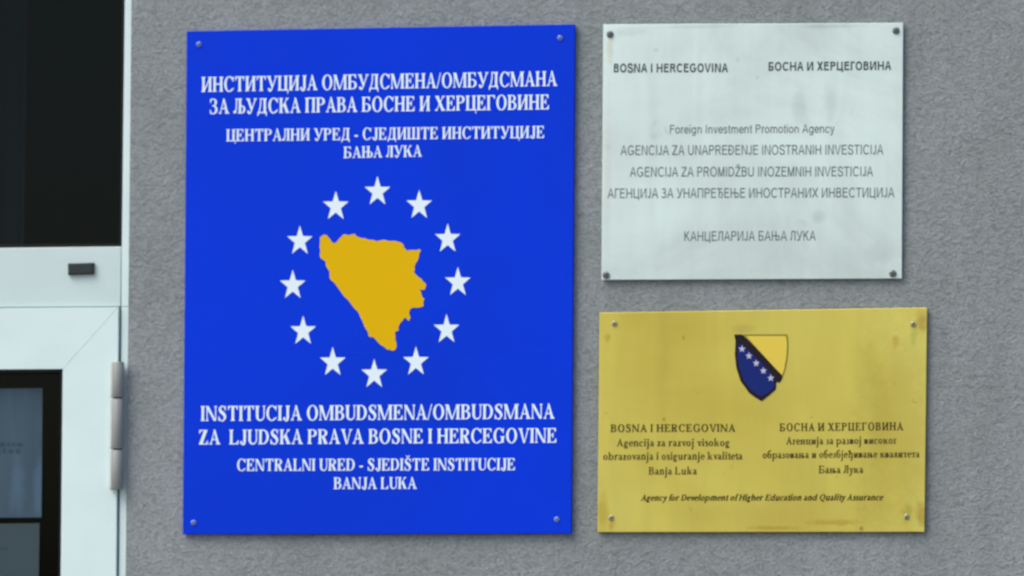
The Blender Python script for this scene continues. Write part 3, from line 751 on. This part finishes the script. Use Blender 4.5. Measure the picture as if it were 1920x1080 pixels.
LAT2 = dict(zip('АВЕЈКМНОРСТХ', 'ABEJKMHOPCTX'))
def sans_glyph(ch, w):
    """plain grotesque letter of even stroke w, capitals 1 high"""
    g = Pen(w, w, 0, 0)
    b = 0.09                                              # side bearing
    if ch in 'ŽŠ':
        g = sans_glyph('Z' if ch == 'Ž' else 'S', w); c_ = g.adv / 2
        g.stroke([(c_ - 0.17, 1.25), (c_, 1.09), (c_ + 0.17, 1.25)], [w * 0.8, w * 0.8, w * 0.8], 2); return g
    if ch == 'Đ':
        g = sans_glyph('D', w); g.rect(0.0, 0.5 - w / 2, 0.48, 0.5 + w / 2); return g
    ch = LAT2.get(ch, ch)
    R = lambda x0, y0, x1, y1: g.rect(x0, y0, x1, y1)
    if ch == ' ': g.adv = 0.38
    elif ch in 'HИNПЦ':
        d = {'H': 0.66, 'И': 0.66, 'N': 0.66, 'П': 0.64, 'Ц': 0.62}[ch]
        R(b, 0, b + w, 1); R(b + d, 0, b + d + w, 1); g.adv = d + w + 2 * b
        if ch == 'H': R(b, 0.5 - w * 0.42, b + d, 0.5 + w * 0.45)
        if ch == 'И': g.poly((b + w * 0.5, 0), (b + w * 1.3, 0), (b + d + w * 0.5, 1), (b + d - w * 0.3, 1))
        if ch == 'N': g.poly((b + w * 0.5, 1), (b + d - w * 0.3, 0), (b + d + w * 0.5, 0), (b + w * 1.3, 1))
        if ch == 'П': R(b, 1 - w * 0.92, b + d + w, 1)
        if ch == 'Ц': R(b, 0, b + d + w, w * 0.92); R(b + d + w * 0.3, -0.2, b + d + w * 1.3, w * 0.9); g.adv += 0.03
    elif ch == 'I': R(b + 0.02, 0, b + w + 0.02, 1); g.adv = w + 2 * b + 0.04
    elif ch in 'EFLГPRBБDЊЂ':
        R(b, 0, b + w, 1) if ch != 'Ђ' else None
        x = b
        if ch in 'EFГБ': R(x, 1 - w * 0.92, x + (0.66 if ch != 'Г' else 0.56), 1); g.adv = x + (0.72 if ch != 'Г' else 0.60)
        if ch in 'EF': R(x, 0.48, x + 0.61, 0.48 + w * 0.92)
        if ch in 'EL': R(x, 0, x + (0.69 if ch == 'E' else 0.60), w * 0.92); g.adv = x + (0.76 if ch == 'E' else 0.66)
        if ch in 'PR':
            g.arc(x + 0.44, 0.72, 0.28, 0.28, w, w * 0.92, -90, 90); R(x, 1 - w * 0.92, x + 0.45, 1); R(x, 0.44, x + 0.45, 0.44 + w * 0.92); g.adv = x + 0.78
            if ch == 'R': g.poly((x + 0.36, 0.46), (x + 0.36 + w * 1.1, 0.48), (x + 0.70 + w * 0.7, 0), (x + 0.70 - w * 0.45, 0)); g.adv = x + 0.84
        if ch == 'B':
            g.arc(x + 0.42, 0.745, 0.25, 0.255, w, w * 0.92, -90, 90); g.arc(x + 0.43, 0.275, 0.29, 0.275, w, w * 0.92, -90, 90)
            for y in (0, 0.49, 1 - w * 0.92): R(x, y, x + 0.44, y + w * 0.92)
            g.adv = x + 0.79
        if ch == 'Б':
            g.arc(x + 0.42, 0.29, 0.29, 0.29, w, w * 0.92, -90, 90); R(x, 0, x + 0.43, w * 0.92); R(x, 0.58 - w * 0.92, x + 0.43, 0.58); g.adv = x + 0.78
        if ch == 'D': g.arc(x + 0.33, 0.5, 0.46, 0.5, w, w * 0.92, -90, 90); R(x, 0, x + 0.34, w * 0.92); R(x, 1 - w * 0.92, x + 0.34, 1); g.adv = x + 0.87
        if ch == 'Њ':
            xx = x + 0.52; R(xx, 0, xx + w, 1); R(x, 0.56 - w * 0.92, xx + 0.36, 0.56); g.arc(xx + 0.34, 0.28, 0.28, 0.28, w, w * 0.92, -90, 90); R(xx, 0, xx + 0.35, w * 0.92); g.adv = xx + 0.68
        if ch == 'Ђ':
            R(0.03, 1 - w * 0.92, 0.72, 1); R(0.27, 0, 0.27 + w, 1); g.arc(0.58, 0.33, 0.28, 0.31, w, w * 0.92, -60, 90); R(0.3, 0.64 - w * 0.92, 0.59, 0.64); g.stroke([(0.74, 0.12), (0.66, 0.02), (0.54, 0.03)], [w * 0.9] * 3, 3); g.adv = 0.93
    elif ch == 'A':
        g.poly((0.01, 0), (0.01 + w * 1.1, 0), (0.46 + w * 0.1, 1), (0.46 - w * 0.55, 1)); g.poly((0.91, 0), (0.91 - w * 1.1, 0), (0.46 - w * 0.1, 1), (0.46 + w * 0.55, 1)); R(0.2, 0.28, 0.72, 0.28 + w * 0.9); g.adv = 0.92
    elif ch == 'V': g.poly((0.01, 1), (0.01 + w * 1.1, 1), (0.46 + w * 0.1, 0), (0.46 - w * 0.55, 0)); g.poly((0.91, 1), (0.91 - w * 1.1, 1), (0.46 - w * 0.1, 0), (0.46 + w * 0.55, 0)); g.adv = 0.92
    elif ch == 'У':
        g.poly((0.02, 1), (0.02 + w * 1.15, 1), (0.48, 0.27), (0.40, 0.27)); g.stroke([(0.80, 1.0), (0.52, 0.34), (0.40, 0.11), (0.27, 0.05), (0.12, 0.08)], [w] * 5); g.adv = 0.87
    elif ch == 'X': g.poly((0.02, 0), (0.02 + w * 1.25, 0), (0.88, 1), (0.88 - w * 1.25, 1)); g.poly((0.88, 0), (0.88 - w * 1.25, 0), (0.02, 1), (0.02 + w * 1.25, 1)); g.adv = 0.90
    elif ch == 'K': R(b, 0, b + w, 1); g.poly((b + w * 0.6, 0.32), (b + w * 0.6, 0.32 + w * 1.45), (b + 0.56, 1), (b + 0.56 + w * 1.3, 1)); g.poly((b + 0.24, 0.53), (b + 0.24 + w * 0.85, 0.62), (b + 0.64 + w, 0), (b + 0.64 - w * 0.25, 0)); g.adv = b + 0.80
    elif ch == 'M':
        d = 0.76; R(b, 0, b + w, 1); R(b + d, 0, b + d + w, 1); m_ = b + (d + w) / 2
        g.poly((b, 1), (b + w * 1.2, 1), (m_ + w * 0.5, 0), (m_ - w * 0.5, 0)); g.poly((b + d + w, 1), (b + d - w * 0.2, 1), (m_ - w * 0.5, 0), (m_ + w * 0.5, 0)); g.adv = d + w + 2 * b
    elif ch == 'Z': R(0.06, 1 - w * 0.92, 0.78, 1); R(0.03, 0, 0.80, w * 0.92); g.poly((0.03, w * 0.5), (0.03 + w * 1.3, w * 0.5), (0.78, 1 - w * 0.5), (0.78 - w * 1.3, 1 - w * 0.5)); g.adv = 0.84
    elif ch == 'T': R(0.03, 1 - w * 0.92, 0.81, 1); R(0.42 - w / 2, 0, 0.42 + w / 2, 1); g.adv = 0.84
    elif ch in 'OCG':
        g.arc(0.53, 0.5, 0.47, 0.52, w, w * 0.95, *{'O': (0, 360), 'C': (40, 318), 'G': (40, 332)}[ch], 34); g.adv = {'O': 1.06, 'C': 0.98, 'G': 1.06}[ch]
        if ch == 'G': R(0.56, 0.36, 0.97, 0.36 + w * 0.92); R(0.97 - w, 0.15, 0.97, 0.40)
    elif ch == 'S':
        g.stroke([(0.74, 0.72), (0.66, 0.88), (0.44, 0.955), (0.22, 0.89), (0.15, 0.73), (0.25, 0.59), (0.45, 0.52), (0.66, 0.44), (0.76, 0.28), (0.68, 0.11), (0.45, 0.045), (0.22, 0.10), (0.12, 0.30)], [w] * 13, 5); g.adv = 0.87
    elif ch == 'U': R(b, 0.32, b + w, 1); R(b + 0.66, 0.32, b + 0.66 + w, 1); g.arc(b + (0.66 + w) / 2, 0.34, (0.66 + w) / 2, 0.36, w, w * 0.95, 180, 360, 18); g.adv = 0.66 + w + 2 * b
    elif ch == 'J': R(0.50 - w, 0.28, 0.50, 1); g.arc(0.27, 0.28, 0.23, 0.30, w, w * 0.95, 190, 360, 14); g.adv = 0.59
    elif ch == 'З': g.arc(0.36, 0.745, 0.28, 0.275, w, w * 0.95, -90, 155, 16); g.arc(0.36, 0.28, 0.34, 0.30, w, w * 0.95, -160, 90, 18); R(0.26, 0.49, 0.38, 0.49 + w * 0.9); g.adv = 0.78
    elif ch == 'Л': R(0.64, 0, 0.64 + w, 1); R(0.24, 1 - w * 0.92, 0.7, 1); g.stroke([(0.26, 0.96), (0.24, 0.45), (0.18, 0.14), (0.05, 0.06)], [w] * 4); g.adv = 0.64 + w + b
    else:
        h = 0.725; r = h / 2
        if ch == 'o': g.arc(0.37, r, 0.34, r + 0.01, w, w * 0.95, 0, 360, 26); g.adv = 0.74
        elif ch in 'ce': g.arc(0.37, r, 0.34, r + 0.01, w, w * 0.95, 35 if ch == 'c' else 0, 325, 26); g.adv = 0.70; R(0.1, r - w * 0.35, 0.70, r + w * 0.45) if ch == 'e' else None
        elif ch == 'g':
            R(0.60 - w * 0.4, -0.05, 0.60 + w * 0.6, h); g.arc(0.36, r, 0.33, r + 0.01, w, w * 0.95, 0, 360, 26); g.arc(0.37, -0.05, 0.23 + w * 0.6, 0.23, w, w * 0.95, 200, 360, 14); g.adv = 0.78
        elif ch in 'i': R(b, 0, b + w, h); R(b, 0.87, b + w, 1.0); g.adv = w + 2 * b
        elif ch in 'nmr':
            R(b, 0, b + w, h)
            if ch == 'r': g.stroke([(b + w * 0.6, h * 0.60), (b + w + 0.06, h * 0.90), (b + w + 0.22, h * 0.93)], [w * 0.8, w, w]); g.adv = b + w + 0.24
            for k in range({'n': 1, 'm': 2, 'r': 0}[ch]):
                d = 0.46 if ch == 'n' else 0.41
                x = b + d * (k + 1); R(x, 0, x + w, h - 0.24); g.arc(x + w - (d + w) / 2, h - 0.25, (d + w) / 2, 0.26, w, w * 0.95, 0, 180, 14); g.adv = x + w + b
        elif ch == 's':
            g.stroke([(0.53, h * 0.72), (0.45, h * 0.90), (0.30, h * 0.94), (0.14, h * 0.84), (0.14, h * 0.66), (0.30, h * 0.54), (0.50, h * 0.42), (0.54, h * 0.22), (0.42, h * 0.07), (0.26, h * 0.06), (0.08, h * 0.26)], [w * 0.9] * 11, 4); g.adv = 0.65
        elif ch == 't': R(0.13, 0.14, 0.13 + w, 0.94); R(0.03, h - w * 0.85, 0.36, h); g.stroke([(0.13 + w / 2, 0.2), (0.16 + w * 0.6, 0.06), (0.36, 0.05)], [w, w, w * 0.9], 4); g.adv = 0.39
        elif ch in 'vy':
            g.poly((0.02, h), (0.02 + w * 1.08, h), (0.33 + w * 0.1, 0), (0.33 - w * 0.5, 0)); g.poly((0.64, h), (0.64 - w * 1.08, h), (0.33 - w * 0.1, 0), (0.33 + w * 0.5, 0)); g.adv = 0.66
            if ch == 'y': g.stroke([(0.35, 0.04), (0.27, -0.17), (0.18, -0.23), (0.07, -0.21)], [w] * 4, 4)
        else: print('no sans glyph for', ch); g.adv = 0.4
    return g

def sans_line(text, w):
    return serif_line(text, ('sans', w), 0.03)

def lettering(line, left, right, hl, hr, y, mt, parent, lean=0.008):
    """lay a set line between the measured ends of its baseline; hl, hr = height of the capitals at either end"""
    V, F = line
    x0, x1 = min(p[0] for p in V), max(p[0] for p in V)
    pts = []
    for u, v_ in V:
        t = (u - x0) / (x1 - x0)
        h = (hl + (hr - hl) * t) * v_
        pts.append(P(left[0] + (right[0] - left[0]) * t + lean * h, left[1] + (right[1] - left[1]) * t - h, y))
    return link('lettering', pts, F, mt, parent)

def flat(name, pts, y, mt, parent):
    V = [P(a, b, y) for a, b in pts]
    p2 = [Vector((q.x, q.z)) for q in V]
    n = len(p2)
    a = sum(p2[i].x * p2[(i + 1) % n].y - p2[(i + 1) % n].x * p2[i].y for i in range(n))
    if a < 0: p2 = p2[::-1]
    vo, eo, fo, ov, oe, of = delaunay_2d_cdt(p2, [], [list(range(n))], 0, 1e-7)
    return link(name, [(q.x, y, q.y) for q in vo], [tuple(f) for f, og in zip(fo, of) if og], mt, parent)

def screw(parent, px, py, y, r, mt, ang, dome=0.45):
    c = P(px, py, y)
    bm = bmesh.new()
    n = 20
    rings = []
    for rr, dz in ((1.0, 0.0), (1.0, 0.25 * dome), (0.85, 0.7 * dome), (0.5, 0.95 * dome)):
        rings.append([bm.verts.new((c.x + r * rr * cos(2 * pi * k / n), y - r * dz, c.z + r * rr * sin(2 * pi * k / n))) for k in range(n)])
    for a_, b_ in zip(rings, rings[1:]):
        for k in range(n): bm.faces.new((a_[k], a_[(k + 1) % n], b_[(k + 1) % n], b_[k]))
    bm.faces.new(rings[-1])
    o = link_bm('screw', bm, mt, parent, smooth=True)
    bm = bmesh.new()
    w, l = r * 0.13, r * 0.78
    dx, dz = cos(ang), sin(ang)
    for sgn in (0, 1):
        ux, uz = (dx, dz) if sgn == 0 else (-dz, dx)
        if sgn == 1:
            for s2 in (-1, 1):
                a0, a1 = (w * 1.05 * s2, l * s2)
                prism(bm, [(c.x + ux * t - uz * q, c.z + uz * t + ux * q) for t, q in ((a0, -w), (a1, -w), (a1, w), (a0, w))], y - r * dome * 1.02, y - r * dome * 0.6)
        else:
            prism(bm, [(c.x + ux * t - uz * q, c.z + uz * t + ux * q) for t, q in ((-l, -w), (l, -w), (l, w), (-l, w))], y - r * dome * 1.02, y - r * dome * 0.6)
    link_bm('slot', bm, M_slot, o)
    return o

def panel(parent, quad, y0, y1, mt, bevel, name='panel'):
    bm = bmesh.new()
    prism(bm, pq(quad, y0), y0, y1, bevel, 2)
    return link_bm(name, bm, mt, parent)

# ------------------------------------------------------------------ blue sign
BOLD = (0.215, 0.070, 0.085, 0.05, 0.7)
YB = -0.009
q = [(342.5, 1002.0), (1071.0, 1000.5), (1078.0, 45.5), (350.0, 58.5)]
blue = thing('ombudsman_sign', 'tall blue sign with white stars circling a yellow map, between door and plaques', 'sign', P(706, 1002, YB))
panel(blue, q, YB, -0.002, M_blue, 0.0008)
YT = YB - 0.0004
for text, L_, R_, hl, hr_ in (
    ('ИНСТИТУЦИЈА ОМБУДСМЕНА/ОМБУДСМАНА', (377.5, 172.5), (1045, 161), 28, 28),
    ('ЗА ЉУДСКА ПРАВА БОСНЕ И ХЕРЦЕГОВИНЕ', (393, 213.5), (1029, 205), 28, 28),
    ('ЦЕНТРАЛНИ УРЕД - СЈЕДИШТЕ ИНСТИТУЦИЈЕ', (424, 265), (1020, 258.5), 22.5, 22.5),
    ('БАЊА ЛУКА', (644, 296.5), (791.5, 293.5), 21.5, 21.5),
    ('INSTITUCIJA OMBUDSMENA/OMBUDSMANA', (376, 789.5), (1040, 785), 28, 28),
    ('ZA  LJUDSKA PRAVA BOSNE I HERCEGOVINE', (373, 833.5), (1043, 830), 27.5, 27.5),
    ('CENTRALNI URED - SJEDIŠTE INSTITUCIJE', (444.5, 883), (965.3, 881.5), 22.5, 22.5),
    ('BANJA LUKA', (625.5, 917), (781.5, 916.5), 22, 22)):
    lettering(serif_line(text, BOLD, 0.05), L_, R_, hl, hr_, YT, M_white_print, blue)
for cx, cy in ((707.8, 359), (629.6, 386.5), (786, 384.5), (562.3, 451.5), (839.4, 447.5), (548.9, 534.5), (858.5, 529), (568.4, 620.5), (837.3, 617.5), (623.9, 679), (779.9, 678), (701.7, 701.5)):
    pts = []
    for k in range(10):
        r_ = 1.0 if k % 2 == 0 else 0.395
        a_ = pi / 2 + k * pi / 5
        pts.append((cx + 25.2 * r_ * cos(a_), cy - 1.0 - 29.3 * (r_ * sin(a_)) + 1.5))
    flat('star', pts, YT, M_white_print, blue)
mp = [(245,330),(262,318),(278,322),(292,338),(312,360),(335,335),(350,320),(375,322),(405,315),(430,333),(455,335),(480,343),(505,350),(535,343),(560,348),(590,347),(618,355),(632,378),(645,393),(680,390),(700,385),(710,392),(700,420),(690,445),(680,470),(678,492),(700,515),(720,535),(735,555),(728,572),(700,570),(712,590),(726,615),(722,648),(690,655),(660,662),(655,680),(662,700),(655,716),(640,700),(625,715),(610,735),(608,760),(590,770),(592,800),(598,830),(588,852),(570,850),(540,835),(510,812),(490,790),(468,785),(465,765),(440,715),(428,690),(405,660),(375,620),(340,580),(315,545),(295,528),(290,505),(280,475),(272,445),(250,430),(243,415),(243,375)]
rag, prev = [], mp[-1]
random.seed(5)
for a in mp:                                                # a frontier is ragged: break each leg once
    ln = math.hypot(a[0] - prev[0], a[1] - prev[1])
    if ln > 18:
        j = random.uniform(-0.16, 0.16)
        rag.append(((a[0] + prev[0]) / 2 - (a[1] - prev[1]) * j, (a[1] + prev[1]) / 2 + (a[0] - prev[0]) * j))
    rag.append(a); prev = a
mp = rag
flat('country_map', [(500 + x / 2.4545, 310 + y / 2.4545) for x, y in mp], YT, M_map, blue)
# faint seam of the printed film across the sheet
up, lo = [], []
for k in range(25):
    t = k / 24
    x = 346 + t * (1072 - 346)
    yy = 657 + 6 * sin(pi * t) ** 0.8 * (0.6 + 0.4 * t)
    up.append((x, yy - 0.8)); lo.append((x, yy + 0.8))
flat('film_seam', up + lo[::-1], YB - 0.0002, M_film, blue)
for (x, y_), a in zip(((373, 83), (1050, 71), (363, 980), (1044, 974)), (0.4, 1.1, 0.2, 0.8)):
    screw(blue, x, y_, YB - 0.0002, 0.0040, M_screw_blue, a)

# ------------------------------------------------------------------ silver plaque
YS = -0.007
q = [(1127.5, 525), (1691.0, 522.5), (1693.5, 42.5), (1131.0, 45.5)]
silver = thing('silver_plaque', 'pale silver metal plaque with grey sans serif lettering, mounted above the brass plaque', 'sign', P(1410, 525, YS))
panel(silver, q, YS, -0.0035, M_silver, 0.0008)
YT = YS - 0.0003
for text, L_, R_, h, b, mt_ in (
    ('BOSNA I HERCEGOVINA', (1151, 136), (1365, 135.5), 16.6, 0.205, M_silver_bold),
    ('БОСНА И ХЕРЦЕГОВИНА', (1441, 133), (1671, 131.3), 16.6, 0.205, M_silver_bold),
    ('Foreign Investment Promotion Agency', (1256, 250.5), (1564.5, 249), 16.2, 0.135, M_silver_text),
    ('AGENCIJA ZA UNAPREĐENJE INOSTRANIH INVESTICIJA', (1163.5, 291), (1656.3, 289.5), 18.3, 0.135, M_silver_text),
    ('AGENCIJA ZA PROMIDŽBU INOZEMNIH INVESTICIJA', (1181, 331.5), (1637, 330.5), 18.3, 0.135, M_silver_text),
    ('АГЕНЦИЈА ЗА УНАПРЕЂЕЊЕ ИНОСТРАНИХ ИНВЕСТИЦИЈА', (1139, 371.7), (1677, 370), 18.3, 0.135, M_silver_text),
    ('КАНЦЕЛАРИЈА БАЊА ЛУКА', (1283, 452), (1529.5, 451), 18.3, 0.135, M_silver_text)):
    lettering(sans_line(text, b), L_, R_, h, h, YT, mt_, silver)
for (x, y_), a in zip(((1144, 64.5), (1680, 57.5), (1136.5, 516), (1674, 513)), (0.9, 0.8, 0.7, 1.4)):
    screw(silver, x, y_, YS - 0.0002, 0.0052, M_steel_dark, a, 0.6)

# ------------------------------------------------------------------ brass plaque
YR = -0.007
q = [(1120.0, 998.0), (1733.5, 997.5), (1738.5, 576.5), (1124.0, 586.0)]
brass = thing('brass_plaque', 'dull yellow brass plaque with a blue and yellow shield emblem, below the silver plaque', 'sign', P(1428, 998, YR))
panel(brass, q, YR, -0.0035, M_brass, 0.0008)
YT = YR - 0.0003
ROMB = (0.235, 0.11, 0.085, 0.07, 0.66)
ROM = (0.205, 0.095, 0.075, 0.06, 0.66)
ITA = (0.23, 0.12, 0.05, 0.06, 0.70)
for text, L_, R_, h, st_, tr_, sl, mt_ in (
    ('BOSNA I HERCEGOVINA', (1144.5, 810.3), (1379.3, 809.5), 14.6, ROMB, 0.09, 0, M_brass_text),
    ('Agencija za razvoj visokog', (1156, 837), (1368, 836.5), 14.2, ROM, 0.05, 0, M_brass_text),
    ('obrazovanja i osiguranje kvaliteta', (1131, 862.5), (1392, 861.5), 14.2, ROM, 0.05, 0, M_brass_text),
    ('Banja Luka', (1216, 890), (1306.5, 889.5), 14.2, ROM, 0.06, 0, M_brass_text),
    ('БОСНА И ХЕРЦЕГОВИНА', (1461.5, 808.8), (1694, 806.5), 15, ROMB, 0.12, 0, M_brass_text),
    ('Агенција за развој високог', (1473.5, 833.5), (1680.5, 832), 14, ROM, 0.05, 0, M_brass_text),
    ('образовања и обезбјеђивање квалитета', (1430, 859.5), (1724, 857.5), 14, ROM, 0.05, 0, M_brass_text),
    ('Бања Лука', (1535, 887.6), (1618.6, 886.8), 14.5, ROM, 0.05, 0, M_brass_text),
    ('Agency for Development of Higher Education and Quality Assurance', (1201, 939), (1656.5, 938), 11.5, ITA, 0.03, 0.26, M_brass_dark)):
    lettering(serif_line(text, st_, tr_, sl), L_, R_, h, h, YT, mt_, brass)
# the shield
zz = lambda pts: [(1340 + x / 6.353, 600 + y / 6.353) for x, y in pts]
full = [(232, 172), (862, 170), (876, 210), (880, 330), (868, 460), (845, 590), (806, 705), (728, 828), (560, 968), (410, 868), (308, 728), (258, 572), (240, 410), (246, 240)]
flat('shield_outline', zz([(340, 172), (862, 170), (876, 210), (880, 330), (868, 460), (845, 590), (806, 700), (780, 690)]), YT, M_emb_line, brass)
flat('shield_field', zz([(372, 190), (846, 190), (858, 225), (862, 330), (850, 460), (828, 590), (800, 660)]), YT - 0.0003, M_emb_yel, brass)
flat('shield_border', zz([(232, 172), (330, 172), (430, 270), (800, 655), (804, 700), (776, 745), (735, 740), (728, 828), (640, 905), (560, 968), (480, 920), (410, 868), (308, 728), (258, 572), (240, 410), (248, 250)]), YT - 0.0005, M_emb_dark, brass)
flat('shield_band', zz([(276, 292), (330, 290), (430, 388), (590, 545), (708, 690), (712, 800), (640, 862), (556, 912), (480, 870), (420, 820), (345, 715), (296, 572), (272, 420)]), YT - 0.0008, M_emb_blue, brass)
for cx, cy in ((325, 345), (408, 428), (495, 515), (580, 605), (668, 692)):
    flat('emblem_star', zz([(cx + 44 * (1 if k % 2 == 0 else 0.42) * cos(pi / 2 + k * pi / 5), cy - 46 * (1 if k % 2 == 0 else 0.42) * sin(pi / 2 + k * pi / 5)) for k in range(10)]), YT - 0.0011, M_emb_star, brass)
for (x, y_), a in zip(((1152, 607), (1712, 608), (1146, 971), (1700, 969)), (0.9, 1.2, 0.5, 1.0)):
    screw(brass, x, y_, YR - 0.0002, 0.0042, M_brass_screw, a, 0.6)
